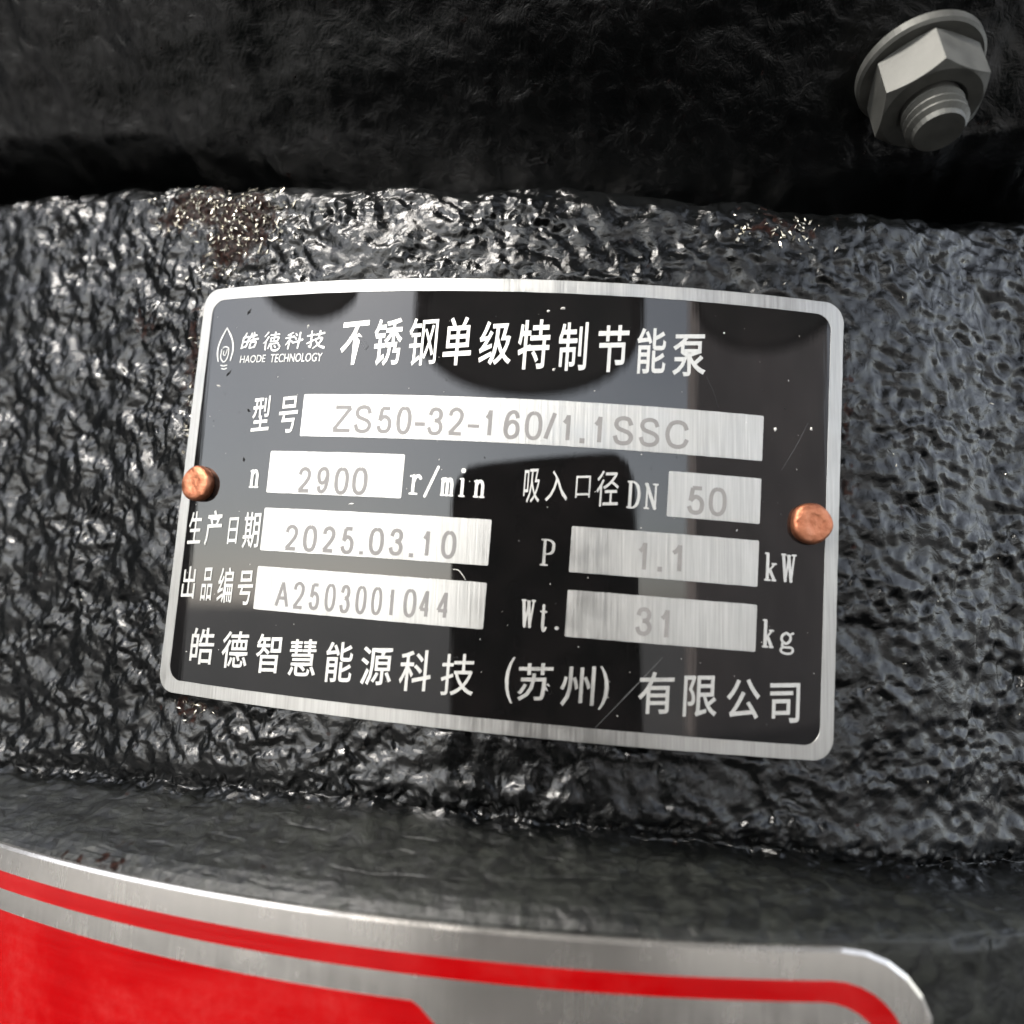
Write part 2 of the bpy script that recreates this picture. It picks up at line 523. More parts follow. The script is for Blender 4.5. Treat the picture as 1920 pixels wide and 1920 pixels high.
# casing added out of view below the neck, so the overhang mirrors dark
def added_volute():
    n = 72
    prof = [(150, -112), (205, -118), (330, -132), (470, -165), (530, -220), (540, -300), (520, -380), (430, -440), (330, -470), (330, -600)]
    vs_ = [W(r * math.sin(2 * math.pi * k / n), y_, r * math.cos(2 * math.pi * k / n) - 187) for r, y_ in prof for k in range(n)]
    fs = [(i * n + k, i * n + (k + 1) % n, (i + 1) * n + (k + 1) % n, (i + 1) * n + k) for i in range(len(prof) - 1) for k in range(n)]
    link('added_volute', pydata('added_volute', vs_, fs, True), M_DULL, casting)
added_volute()
def added_dark_base():  # unseen block added so the overhang's reflection stays dark
    c8 = [W(x_, y_, z_) for x_ in (-700, 700) for y_ in (-600, -520) for z_ in (-900, 1000)]
    link('added_dark_base', pydata('added_dark_base', c8, [(0, 1, 3, 2), (4, 6, 7, 5), (0, 4, 5, 1), (2, 3, 7, 6), (0, 2, 6, 4), (1, 5, 7, 3)]), M_DULL, casting)
added_dark_base()

def on_casting(a, yy):
    """nearest skin point and normal for an arc / height on the band"""
    j = int(np.clip(np.searchsorted(ca, a), 0, len(ca) - 1))
    colm = CY[:, j]
    sel = np.where(CZ == 1)[0]
    i = sel[np.argmin(np.abs(colm[sel] - yy))]
    return Vector(CP[i, j]), Vector(CN[i, j])

# ------------------------------------------------------------------ the nameplate
H_SHEET0, H_SHEET, H_ENAMEL, H_TOP = 0.30, 0.84, 0.86, 0.93
plate = empty('nameplate')
tag(plate, 'black enamelled steel nameplate with silver rim and Chinese pump data, held by two copper rivets', 'nameplate')

def ring(mb, outer, inner, h0, h1, bev=0.06):
    o0 = bend_arr(outer[:, 0], outer[:, 1], h0)
    c = outer * (1 - bev / 40)
    o1 = bend_arr(outer[:, 0], outer[:, 1], h1 - bev)
    o2 = bend_arr(c[:, 0], c[:, 1], h1)
    ci = inner * (1 + 0.02 / 40)
    i2 = bend_arr(ci[:, 0], ci[:, 1], h1)
    i1 = bend_arr(inner[:, 0], inner[:, 1], h1 - 0.03)
    i0 = bend_arr(inner[:, 0], inner[:, 1], H_SHEET)
    mb.strip(o0, o1, True); mb.strip(o1, o2, True, True)
    mid = bend_arr((c[:, 0] + ci[:, 0]) / 2, (c[:, 1] + ci[:, 1]) / 2, h1)
    mb.strip(o2, mid, True, True); mb.strip(mid, i2, True, True)
    mb.strip(i2, i1, True); mb.strip(i1, i0, True)

mb = MB(); slab(mb, -PLATE_W / 2 + 0.1, PLATE_W / 2 - 0.1, -PLATE_H / 2 + 0.1, PLATE_H / 2 - 0.1, 2.7, H_SHEET0, H_SHEET - 0.002)
link('backing_sheet', mb.mesh('backing_sheet'), M_STEEL, plate)
mb = MB()
inner = rrect(PLATE_W - 2 * RIM, PLATE_H - 2 * RIM, 2.3)
inner = inner + np.stack([vnoise(np.arange(len(inner)) / 3.1, np.zeros(len(inner)), 61), vnoise(np.arange(len(inner)) / 3.1, np.ones(len(inner)) * 5, 62)], -1) * 0.035
outer = rrect(PLATE_W, PLATE_H, 2.9)
outer = outer + np.stack([vnoise(np.arange(len(outer)) / 2.3, np.zeros(len(outer)), 63), vnoise(np.arange(len(outer)) / 2.3, np.ones(len(outer)) * 5, 64)], -1) * 0.05
ring(mb, outer, inner, H_SHEET0, H_TOP)
link('border', mb.mesh('border'), M_STEEL, plate)
mb = MB(); slab(mb, -PLATE_W / 2 + RIM - 0.05, PLATE_W / 2 - RIM + 0.05, -PLATE_H / 2 + RIM - 0.05, PLATE_H / 2 - RIM + 0.05, 2.3, H_SHEET, H_ENAMEL, step=0.4, bev=0.004)
link('enamel_field', mb.mesh('enamel_field'), M_ENAMEL, plate)

# --- writing: measured boxes (character, centre u, centre v, width, height) in millimetres on the plate
TEXT = {
    'title': [('不', -21.3, 22.22, 4.5, 7.11), ('锈', -16.0, 22.36, 4.41, 7.57), ('钢', -10.57, 22.47, 4.3, 7.62), ('单', -5.34, 22.59, 4.15, 7.6), ('级', 0.25, 22.49, 4.73, 7.0), ('特', 5.77, 22.45, 4.52, 7.71), ('制', 11.31, 22.39, 4.07, 7.48), ('节', 16.99, 22.4, 4.33, 7.24), ('能', 22.38, 22.45, 4.08, 7.04), ('泵', 27.75, 22.2, 4.7, 6.55)],
    'model_caption': [('型', -36.08, 11.36, 3.21, 5.68), ('号', -31.22, 11.2, 3.24, 5.92)],
    'speed_caption': [('n', -35.98, 1.21, 1.84, 2.86)],
    'speed_unit': [('r', -9.68, 1.25, 1.9, 2.95), ('/', -7.33, 1.79, 2.03, 4.72), ('m', -4.97, 1.14, 2.04, 2.68), ('i', -2.8, 1.87, 1.05, 4.11), ('n', -0.32, 1.12, 1.79, 2.59)],
    'date_caption': [('生', -46.25, -6.66, 2.59, 5.3), ('产', -42.6, -6.58, 3.06, 5.68), ('日', -38.84, -6.86, 1.74, 4.21), ('期', -35.45, -6.63, 2.94, 5.75)],
    'serial_caption': [('出', -46.23, -15.24, 2.58, 5.24), ('品', -42.58, -15.25, 2.06, 5.2), ('编', -39.08, -15.18, 2.75, 5.58), ('号', -35.39, -15.33, 2.68, 5.36)],
    'maker': [('皓', -42.12, -24.61, 4.44, 5.87), ('德', -36.02, -24.55, 4.67, 5.81), ('智', -30.13, -24.54, 4.2, 6.05), ('慧', -24.37, -24.6, 4.41, 5.62), ('能', -18.62, -24.66, 4.19, 6.01), ('源', -12.9, -24.64, 4.65, 5.74), ('科', -7.18, -24.77, 4.5, 5.98), ('技', -1.14, -24.76, 4.63, 5.98), ('(', 6.0, -24.8, 1.21, 6.15), ('苏', 9.56, -24.77, 4.71, 5.39), ('州', 15.2, -24.85, 4.6, 5.66), (')', 18.73, -24.8, 1.29, 5.72), ('有', 25.68, -24.83, 4.71, 5.92), ('限', 31.59, -24.79, 4.49, 5.81), ('公', 37.38, -24.77, 4.52, 5.68), ('司', 43.03, -24.87, 4.13, 5.6)],
    'inlet_caption': [('吸', 7.05, 2.01, 2.27, 4.97), ('入', 10.5, 2.23, 3.05, 4.59), ('口', 14.12, 2.32, 2.02, 3.27), ('径', 17.51, 2.33, 3.01, 5.3)],
    'inlet_symbol': [('D', 21.07, 1.69, 1.85, 3.86), ('N', 23.52, 1.65, 2.02, 3.69)],
    'power_caption': [('P', 9.87, -7.17, 1.96, 3.73)],
    'power_unit': [('k', 40.42, -6.75, 1.82, 3.92), ('W', 42.93, -6.73, 2.31, 3.95)],
    'weight_caption': [('W', 7.84, -15.71, 2.08, 3.86), ('t', 10.01, -16.12, 1.19, 3.77), ('.', 11.87, -17.36, 0.54, 0.61)],
    'weight_unit': [('k', 40.42, -15.82, 1.72, 3.85), ('g', 43.05, -16.92, 2.15, 3.09)],
    'v_model': [('Z', -22.0, 10.61, 3.32, 4.09), ('S', -18.68, 10.61, 2.94, 4.27), ('5', -15.32, 10.54, 2.39, 4.04), ('0', -12.31, 10.58, 2.3, 4.25), ('-', -9.85, 10.1, 1.57, 0.58), ('3', -7.58, 10.57, 2.43, 4.19), ('2', -4.56, 10.68, 2.41, 4.16), ('-', -1.95, 10.1, 1.68, 0.52), ('1', 0.19, 10.68, 1.2, 4.25), ('6', 3.53, 10.57, 2.43, 4.24), ('0', 6.63, 10.57, 2.5, 4.22), ('/', 8.96, 10.66, 1.7, 4.32), ('1', 11.24, 10.56, 1.26, 4.18), ('.', 13.53, 8.81, 0.7, 0.72), ('1', 15.63, 10.57, 1.3, 4.23), ('S', 19.15, 10.61, 2.97, 4.18), ('S', 22.77, 10.64, 3.02, 4.16), ('C', 26.61, 10.63, 3.39, 4.11)],
    'v_speed': [('2', -27.22, 1.28, 2.26, 3.9), ('9', -24.12, 1.3, 2.11, 4.03), ('0', -21.09, 1.32, 2.31, 4.15), ('0', -18.2, 1.39, 2.4, 4.19)],
    'v_date': [('2', -28.35, -7.42, 2.27, 3.88), ('0', -25.23, -7.41, 2.29, 4.0), ('2', -22.2, -7.37, 2.17, 3.89), ('5', -19.19, -7.36, 2.11, 4.02), ('.', -16.9, -9.01, 0.62, 0.5), ('0', -14.71, -7.21, 2.31, 4.04), ('3', -11.73, -7.15, 2.2, 3.94), ('.', -9.35, -8.88, 0.66, 0.57), ('1', -7.29, -7.06, 1.12, 4.05), ('0', -4.0, -7.04, 2.21, 4.03)],
    'v_serial': [('A', -28.81, -15.82, 2.33, 4.0), ('2', -26.1, -15.78, 1.93, 4.0), ('5', -23.53, -15.78, 1.73, 3.91), ('0', -20.99, -15.71, 1.76, 4.11), ('3', -18.64, -15.76, 1.66, 4.1), ('0', -16.18, -15.69, 1.71, 4.14), ('0', -13.79, -15.66, 1.69, 4.12), ('1', -11.56, -15.68, 0.63, 4.11), ('0', -8.85, -15.58, 1.9, 4.06), ('4', -6.69, -15.49, 1.65, 4.07), ('4', -4.05, -15.47, 1.81, 3.96)],
    'v_inlet': [('5', 29.66, 1.57, 2.41, 4.02), ('0', 32.69, 1.63, 2.51, 4.08)],
    'v_power': [('1', 22.82, -6.69, 1.37, 4.25), ('.', 25.23, -8.3, 0.62, 0.69), ('1', 27.49, -6.58, 1.62, 4.15)],
    'v_weight': [('3', 23.48, -15.52, 2.25, 3.87), ('1', 26.32, -15.58, 1.37, 4.23)],
    'brand_english': [('HAODE', -38.86, 20.13, 4.74, 1.18), ('TECHNOLOGY', -31.02, 20.11, 9.08, 1.33)],
    'brand_chinese': [('皓', -39.8, 23.06, 3.09, 2.65), ('德', -35.65, 22.8, 3.08, 2.99), ('科', -31.66, 22.8, 3.03, 2.55), ('技', -27.86, 22.83, 3.0, 2.81)],
    'emblem': [('E', -44.49, 22.09, 2.47, 6.84)],
}

FIELDS = {   # u0, u1, v0, v1, writing, label
    'v_model': (-28.83, 38.66, 7.87, 14.37, 'long bare steel field marked ZS50-32-160/1.1SSC'),
    'v_speed': (-33.6, -11.62, -0.87, 5.58, 'bare steel field marked 2900'),
    'v_date': (-33.54, 1.81, -9.59, -3.12, 'bare steel field marked 2025.03.10'),
    'v_serial': (-33.61, 1.83, -18.36, -11.93, 'bare steel field marked A2503001044'),
    'v_inlet': (25.79, 38.66, -0.98, 5.41, 'short bare steel field marked 50'),
    'v_power': (12.97, 38.68, -9.63, -3.27, 'bare steel field marked 1.1'),
    'v_weight': (13.01, 38.75, -18.41, -12.05, 'bare steel field marked 31'),
}

def font_mesh(ch, w, h, u, v, z0, z1, slant=0.0, fat=0.0, name='character', lean=0.0):
    cu = bpy.data.curves.new('glyph', 'FONT')
    cu.body = ch
    cu.extrude = 0.05
    cu.offset = fat
    cu.resolution_u = 3
    ob = bpy.data.objects.new('glyph', cu)
    COL.objects.link(ob)
    dg = bpy.context.evaluated_depsgraph_get()
    me = bpy.data.meshes.new_from_object(ob.evaluated_get(dg))
    bpy.data.objects.remove(ob)
    bpy.data.curves.remove(cu)
    co = np.empty(len(me.vertices) * 3); me.vertices.foreach_get('co', co); co = co.reshape(-1, 3)
    lo, hi = co.min(0), co.max(0)
    t = (co - lo) / np.maximum(hi - lo, 1e-9)
    t[:, 0] -= 0.5; t[:, 1] -= 0.5
    uu = t[:, 0] * w
    vv = t[:, 1] * h * (1 - min(0.25, abs(slant) * w / h)) + slant * uu
    uu = uu + lean * vv
    hh = np.where(t[:, 2] > 0.5, z1, z0)
    me.vertices.foreach_set('co', bend_arr(u + uu, v + vv, hh).reshape(-1))
    me.name = name
    me.update()
    return me

def stroke(mb, pts, wid, u, v, z0, z1, sub=6, cap=True):
    """one pen stroke: centre line (mm, about u,v), width per point (mm)"""
    P = np.array(pts, float)
    wv = np.array(wid if hasattr(wid, '__len__') else [wid] * len(P), float)
    if len(P) > 2 and sub > 1:
        T = np.arange(len(P)); ts = np.linspace(0, len(P) - 1, (len(P) - 1) * sub + 1)
        E = np.vstack([2 * P[0] - P[1], P, 2 * P[-1] - P[-2]])
        out = []
        for t in ts:
            i = min(int(t), len(P) - 2); f = t - i
            p0, p1, p2, p3 = E[i], E[i + 1], E[i + 2], E[i + 3]
            out.append(0.5 * (2 * p1 + (p2 - p0) * f + (2 * p0 - 5 * p1 + 4 * p2 - p3) * f * f + (3 * p1 - p0 - 3 * p2 + p3) * f ** 3))
        wv = np.interp(ts, T, wv); P = np.array(out)
    d = np.gradient(P, axis=0); d /= np.linalg.norm(d, axis=1, keepdims=True) + 1e-9
    nn = np.stack([-d[:, 1], d[:, 0]], -1)
    if cap:
        P = np.vstack([P[0] - d[0] * wv[0] * 0.32, P, P[-1] + d[-1] * wv[-1] * 0.32])
        nn = np.vstack([nn[0], nn, nn[-1]]); wv = np.concatenate([[wv[0] * 0.55], wv, [wv[-1] * 0.55]])
    Lf, Rt = P + nn * wv[:, None] / 2, P - nn * wv[:, None] / 2
    g = lambda Q, z: list(bend_arr(u + Q[:, 0], v + Q[:, 1], z))
    mb.strip(g(Rt, z1), g(Lf, z1))
    loop = np.vstack([Rt, Lf[::-1]])
    mb.strip(g(loop, z0), g(loop, z1), True)

# half-width serif letters, centre lines in a unit box; third number = relative pen width
T_, t_ = 1.0, 0.62
SERIF = {
    'n': [([(.2, 1), (.2, 0)], T_), ([(.2, .72), (.42, .96), (.68, .94), (.8, .7), (.8, .4), (.8, 0)], T_), ([(0, 0), (.42, 0)], t_), ([(.58, 0), (1, 0)], t_), ([(0, .96), (.2, .96)], t_)],
    'r': [([(.3, 1), (.3, 0)], T_), ([(.3, .6), (.5, .92), (.78, .98), (.96, .84)], T_), ([(0, 0), (.7, 0)], t_), ([(0, .96), (.3, .96)], t_)],
    '/': [([(0, 0), (1, 1)], 0.9)],
    'm': [([(.12, 1), (.12, 0)], T_), ([(.12, .75), (.24, .97), (.4, .95), (.5, .7), (.5, .35), (.5, 0)], T_), ([(.5, .75), (.62, .97), (.78, .95), (.88, .7), (.88, .35), (.88, 0)], T_), ([(0, 0), (.27, 0)], t_), ([(.37, 0), (.63, 0)], t_), ([(.73, 0), (1, 0)], t_), ([(0, .96), (.12, .96)], t_)],
    'i': [([(.5, .64), (.5, 0)], T_), ([(.05, .64), (.5, .64)], t_), ([(0, 0), (1, 0)], t_), ([(.5, .92), (.5, .99)], 1.5)],
    'D': [([(.22, 1), (.22, 0)], T_), ([(0, 1), (.5, 1), (.85, .85), (1, .5), (.85, .15), (.5, 0), (0, 0)], [t_, t_, T_, T_, T_, t_, t_])],
    'N': [([(.16, 1), (.16, 0)], t_), ([(.1, 1), (.84, 0)], T_ * 1.1), ([(.84, 1), (.84, 0)], t_), ([(0, 1), (.2, 1)], t_), ([(.64, 1), (1, 1)], t_), ([(0, 0), (.34, 0)], t_)],
    'P': [([(.25, 1), (.25, 0)], T_), ([(0, 1), (.6, 1), (.95, .88), (.98, .7), (.9, .53), (.6, .45), (.25, .45)], [t_, t_, T_, T_, T_, t_, t_]), ([(0, 0), (.55, 0)], t_)],
    'k': [([(.22, 1), (.22, 0)], T_), ([(0, 1), (.22, 1)], t_), ([(.82, .6), (.24, .28)], t_), ([(.42, .4), (.86, 0)], T_), ([(0, 0), (.48, 0)], t_), ([(.66, 0), (1, 0)], t_), ([(.62, .62), (1, .62)], t_)],
    'W': [([(.12, 1), (.3, 0)], T_), ([(.3, 0), (.5, .9)], t_), ([(.5, .95), (.7, 0)], T_), ([(.7, 0), (.88, 1)], t_), ([(0, 1), (.28, 1)], t_), ([(.4, .97), (.6, .97)], t_), ([(.74, 1), (1, 1)], t_)],
    't': [([(.42, 1), (.42, .55), (.42, .16), (.62, 0), (.95, .14)], [T_ * .8, T_, T_, T_ * .9, t_]), ([(0, .74), (.9, .74)], t_)],
    '.': [([(.5, .35), (.5, .65)], 1.4)],
    'g': [([(.45, 1), (.14, .85), (.12, .62), (.42, .48), (.72, .62), (.74, .85), (.45, 1)], .8), ([(.7, .9), (.98, 1)], t_), ([(.24, .52), (.14, .38), (.35, .3), (.8, .3), (.98, .17), (.8, .02), (.4, 0), (.06, .1), (.12, .24), (.3, .31)], .72)],
}
BRUSH = {   # running-hand characters of the maker's mark: strokes in a unit box
    '皓': [([(.28, 1), (.14, .72)], [.12, .2]), ([(.1, .7), (.06, .35), (.0, .05)], [.2, .18, .12]), ([(.1, .68), (.42, .75), (.34, .3), (.26, .12)], [.14, .18, .2, .16]), ([(.1, .44), (.33, .48)], .12), ([(.02, .08), (.27, .18)], .14),
          ([(.6, .98), (.5, .66)], [.12, .16]), ([(.52, .74), (.9, .84)], [.14, .18]), ([(.74, 1), (.68, .55)], [.16, .14]), ([(.44, .5), (1, .62)], [.14, .2]), ([(.56, .42), (.5, .06)], [.16, .16]), ([(.56, .4), (.88, .44), (.8, .12)], [.12, .18, .18]), ([(.5, .06), (.8, .12)], .14)],
    '德': [([(.26, 1), (.06, .76)], [.16, .1]), ([(.3, .76), (.14, .52), (.0, .42)], [.16, .14, .08]), ([(.16, .56), (.14, .3), (.16, .06)], [.14, .16, .16]), ([(.4, .84), (.92, .88)], [.12, .16]), ([(.68, 1), (.64, .72)], [.16, .12]), ([(.42, .68), (.88, .72), (.82, .52)], [.12, .18, .14]), ([(.44, .66), (.46, .48)], .12), ([(.62, .7), (.62, .52)], .1), ([(.4, .5), (.84, .52)], .12), ([(.36, .36), (.9, .42)], .12),
          ([(.36, .28), (.3, .12)], [.16, .1]), ([(.48, .3), (.54, .06), (.8, .02), (.98, .14)], [.14, .18, .2, .14]), ([(.66, .28), (.74, .18)], .14), ([(.9, .34), (1, .22)], .16)],
    '科': [([(.42, 1), (.12, .84)], [.14, .12]), ([(.0, .66), (.5, .76)], [.12, .18]), ([(.3, .9), (.24, .4), (.18, .0)], [.14, .18, .16]), ([(.24, .56), (.02, .24)], [.16, .08]), ([(.28, .54), (.44, .4)], [.12, .16]), ([(.58, .94), (.66, .82)], [.12, .16]), ([(.54, .72), (.62, .6)], [.12, .16]), ([(.44, .36), (1, .56)], [.14, .2]), ([(.84, 1), (.8, .5), (.74, .02)], [.16, .2, .14])],
    '技': [([(.0, .72), (.4, .8)], [.14, .16]), ([(.24, 1), (.24, .5), (.22, .1), (.1, .18)], [.14, .18, .18, .08]), ([(.0, .3), (.4, .5)], [.12, .16]), ([(.46, .78), (.96, .88)], [.14, .2]), ([(.72, 1), (.66, .6)], [.18, .14]), ([(.46, .54), (.86, .6), (.66, .26), (.36, .02)], [.12, .2, .16, .08]), ([(.5, .46), (.7, .18), (1, .06)], [.12, .18, .26])],
}

def _loop(n=14, p=2.35):
    o = []
    for i in range(n + 1):
        th = 2 * math.pi * i / n + math.pi / 2
        c_, s_ = math.cos(th), math.sin(th)
        o.append((.5 + .5 * math.copysign(abs(c_) ** (2 / p), c_), .5 + .5 * math.copysign(abs(s_) ** (2 / p), s_)))
    return o
_six = [(.94, .76), (.8, .95), (.52, 1), (.2, .85), (.04, .5), (.06, .2), (.25, .03), (.55, 0), (.88, .1), (.98, .32), (.85, .54), (.52, .62), (.2, .5), (.06, .3)]
SANS = {
    '0': [_loop()],
    '1': [[(.86, 0), (.86, 1)], [(.86, .98), (.5, .8), (.0, .68)]],
    '2': [[(.04, .72), (.14, .91), (.5, 1), (.86, .9), (.96, .71), (.8, .48), (.36, .19), (.06, .01)], [(0, 0), (1, 0)]],
    '3': [[(.06, .74), (.2, .94), (.5, 1), (.82, .93), (.92, .75), (.78, .58), (.42, .53)], [(.42, .53), (.8, .48), (.98, .28), (.85, .07), (.5, 0), (.17, .06), (0, .26)]],
    '4': [[(.74, 0), (.74, 1)], [(.72, .97), (0, .27)], [(0, .27), (1, .27)]],
    '5': [[(.92, 1), (.22, 1)], [(.25, 1), (.11, .47)], [(.1, .47), (.34, .61), (.6, .64), (.92, .5), (.98, .28), (.85, .07), (.5, 0), (.17, .06), (0, .25)]],
    '6': [_six], '9': [[(1 - a, 1 - b) for a, b in _six]],
    'A': [[(0, 0), (.5, 1)], [(.5, 1), (1, 0)], [(.18, .34), (.82, .34)]],
    'Z': [[(.05, 1), (.97, 1)], [(.95, .98), (.03, .02)], [(0, 0), (1, 0)]],
    'S': [[(.94, .73), (.8, .94), (.5, 1), (.18, .93), (.07, .75), (.2, .59), (.5, .51), (.82, .42), (.97, .26), (.84, .07), (.5, 0), (.16, .07), (.02, .29)]],
    'C': [[(.97, .7), (.82, .93), (.5, 1), (.17, .88), (.02, .5), (.17, .12), (.5, 0), (.84, .08), (1, .32)]],
    '-': [[(0, .5), (1, .5)]], '/': [[(0, 0), (1, 1)]], '.': [[(.5, 0), (.5, 1)]],
}
def mark_mesh(ch, u, v, w, h, pen):
    mb = MB()
    if ch == '.':
        stroke(mb, [(0, -h / 2), (0, h / 2)], w, u, v, H_TOP - 0.01, H_TOP + 0.014, sub=1, cap=False)
        return mb.mesh('marked_character')
    for i, pts in enumerate(SANS[ch]):
        pw = min(pen, h) if ch == '-' else pen
        kx, ky = (0 if ch == '-' else 1), 1
        p = [((a - .5) * (w - pw * kx), (b - .5) * (h - pw * ky)) for a, b in pts]
        if ch == '0':
            p[-1] = p[0]
        stroke(mb, p, pw * rng.uniform(.95, 1.05), u, v, H_TOP - 0.01, H_TOP + 0.014 - 0.002 * i, sub=1 if len(pts) == 2 else 5, cap=False)
    return mb.mesh('marked_character')

def char_obj(ch, u, v, w, h, line, m, pen, kind, z0, z1, name):
    if kind == 'serif':
        mb = MB()
        for i, (pts, k) in enumerate(SERIF[ch]):
            p = [((a - .5) * (w - pen * 0.7), (b - .5) * (h - pen * 0.7)) for a, b in pts]
            ww = [q * pen for q in k] if hasattr(k, '__len__') else k * pen
            stroke(mb, p, ww, u, v, z0, z1 - 0.0025 * i, sub=1 if len(pts) == 2 else 4)
        me = mb.mesh(name)
    elif kind == 'brush':
        mb = MB()
        for i, (pts, k) in enumerate(BRUSH[ch]):
            p = [((a - .5) * w, (b - .5) * h) for a, b in pts]
            ww = [q * pen for q in k] if hasattr(k, '__len__') else k * pen
            stroke(mb, p, ww, u, v, z0, z1 - 0.0015 * i, sub=1 if len(pts) == 2 else 4)
        me = mb.mesh(name)
    elif kind == 'hanzi':
        me = font_mesh(ch, w, h, u, v, z0, z1, slant=0.085, fat=0.003 if ch in '技钢' else pen, name=name)
    else:
        me = font_mesh(ch, w, h, u, v, z0, z1, fat=pen, name=name, lean=0.06 if kind == 'brand' else 0)
    return link(name, me, m, line)

LINES = [   # key, part name, kind, pen, label
    ('title', 'title_text', 'hanzi', 0.012, 'large raised title 不锈钢单级特制节能泵'),
    ('model_caption', 'caption_text', 'hanzi', 0.008, 'raised caption 型号'),
    ('speed_caption', 'caption_text', 'serif', 0.46, 'raised caption n'),
    ('speed_unit', 'unit_text', 'serif', 0.44, 'raised unit r/min'),
    ('date_caption', 'caption_text', 'hanzi', 0.008, 'raised caption 生产日期'),
    ('serial_caption', 'caption_text', 'hanzi', 0.008, 'raised caption 出品编号'),
    ('inlet_caption', 'caption_text', 'hanzi', 0.002, 'raised caption 吸入口径'),
    ('inlet_symbol', 'caption_text', 'serif', 0.42, 'raised caption DN'),
    ('power_caption', 'caption_text', 'serif', 0.40, 'raised caption P'),
    ('power_unit', 'unit_text', 'serif', 0.42, 'raised unit kW'),
    ('weight_caption', 'caption_text', 'serif', 0.42, 'raised caption Wt.'),
    ('weight_unit', 'unit_text', 'serif', 0.44, 'raised unit kg'),
    ('maker', 'maker_text', 'hanzi', 0.010, 'raised maker line 皓德智慧能源科技（苏州）有限公司'),
    ('brand_chinese', 'brand_text', 'brush', 1.55, 'small running-hand characters 皓德科技'),
    ('brand_english', 'brand_text', 'brand', -0.004, 'small lettering HAODE TECHNOLOGY'),
]
for key, pname, kind, pen, lab in LINES:
    ln = empty(pname, plate)
    ln['label'] = lab
    for ch, u, v, w, h in TEXT[key]:
        k = kind
        if ch in '()':
            k = 'latin'
        nm = 'word' if len(ch) > 1 else 'character'
        char_obj(ch, u, v, w, h, ln, M_LETTER, pen if k == kind else 0.0, k, H_ENAMEL - 0.01, H_TOP, nm)

# emblem: flame outline round a light bulb, two bars below
em = MB()
EU, EV = -44.45, 22.1
def est(pts, wid):
    stroke(em, [(a - EU, b - EV) for a, b in pts], wid, EU, EV, H_ENAMEL - 0.01, H_TOP, sub=4)
est([(-44.55, 25.5), (-45.3, 24.1), (-45.85, 22.7), (-45.95, 21.3), (-45.6, 19.95)], [.14, .27, .27, .27, .16])
est([(-44.5, 25.3), (-43.7, 24.2), (-43.1, 23.0), (-42.9, 21.6), (-43.2, 20.0)], [.14, .27, .27, .27, .16])
H_TOP -= 0.004
est([(-45.15, 21.9), (-45.2, 20.6), (-44.5, 19.85), (-43.85, 20.5), (-43.75, 21.9), (-44.4, 22.35), (-44.95, 22.15)], [.17, .17, .17, .17, .15, .15, .14])
H_TOP -= 0.004
est([(-44.7, 21.7), (-44.75, 21.2), (-44.45, 20.9), (-44.2, 21.3), (-44.05, 21.9)], .12)
H_TOP += 0.008
est([(-45.0, 19.32), (-44.4, 19.2), (-43.75, 19.3)], .16)
est([(-44.8, 18.8), (-44.3, 18.68), (-43.75, 18.8)], .16)
link('flame_emblem', em.mesh('flame_emblem'), M_LETTER, plate)

for key, (u0, u1, v0, v1, lab) in FIELDS.items():
    mb = MB()
    slab(mb, u0, u1, v0, v1, 0.22, H_ENAMEL - 0.01, H_TOP, step=0.9, bev=0.02, jitter=0.012)
    f = link('data_field', mb.mesh('data_field'), M_FIELD, plate)
    f['label'] = lab
    for ch, u, v, w, h in TEXT[key]:
        me = mark_mesh(ch, u, v, w, h, 0.50 if key == 'v_serial' else 0.58)
        link('marked_character', me, M_MARK, f)

# copper rivets
def rivet(u, v, r, hgt, seed):
    prof = [(0.99, 0.0), (1.02, 0.3), (1.0, 0.66), (0.95, 0.86), (0.86, 0.96), (0.66, 1.02), (0.46, 1.05), (0.38, 1.0), (0.2, 1.0), (0.0, 1.02)]
    n = 40
    rg = np.random.default_rng(seed)
    ph = rg.random(4) * 6.28
    vs_, fs = [], []
    for i, (pr, pz) in enumerate(prof):
        for k in range(n):
            th = 2 * math.pi * k / n
            wob = 1 + 0.02 * math.sin(3 * th + ph[0]) + 0.015 * math.sin(5 * th + ph[1])
            off = 0.10 * (1 - pr)
            z = H_TOP - 0.05 + hgt * (pz + 0.03 * (1 - pr) * math.sin(th + ph[2]))
            vs_.append(((pr * wob) * r * math.cos(th) + off * r * math.cos(ph[3]), (pr * wob) * r * math.sin(th) + off * r * math.sin(ph[3]), z))
    a_ = np.array(vs_)
    Wv = bend_arr(u + a_[:, 0], v + a_[:, 1], a_[:, 2])
    for i in range(len(prof) - 1):
        for k in range(n):
            fs.append((i * n + k, i * n + (k + 1) % n, (i + 1) * n + (k + 1) % n, (i + 1) * n + k))
    me = pydata('rivet', Wv, fs, True)
    return link('rivet', me, M_COPPER, plate)
rv = rivet(-46.2, 0.15, 2.75, 1.5, 1); rv['label'] = 'copper rivet over the left rim'
rv = rivet(45.7, -0.35, 2.82, 1.5, 2); rv['label'] = 'copper rivet at the right rim'

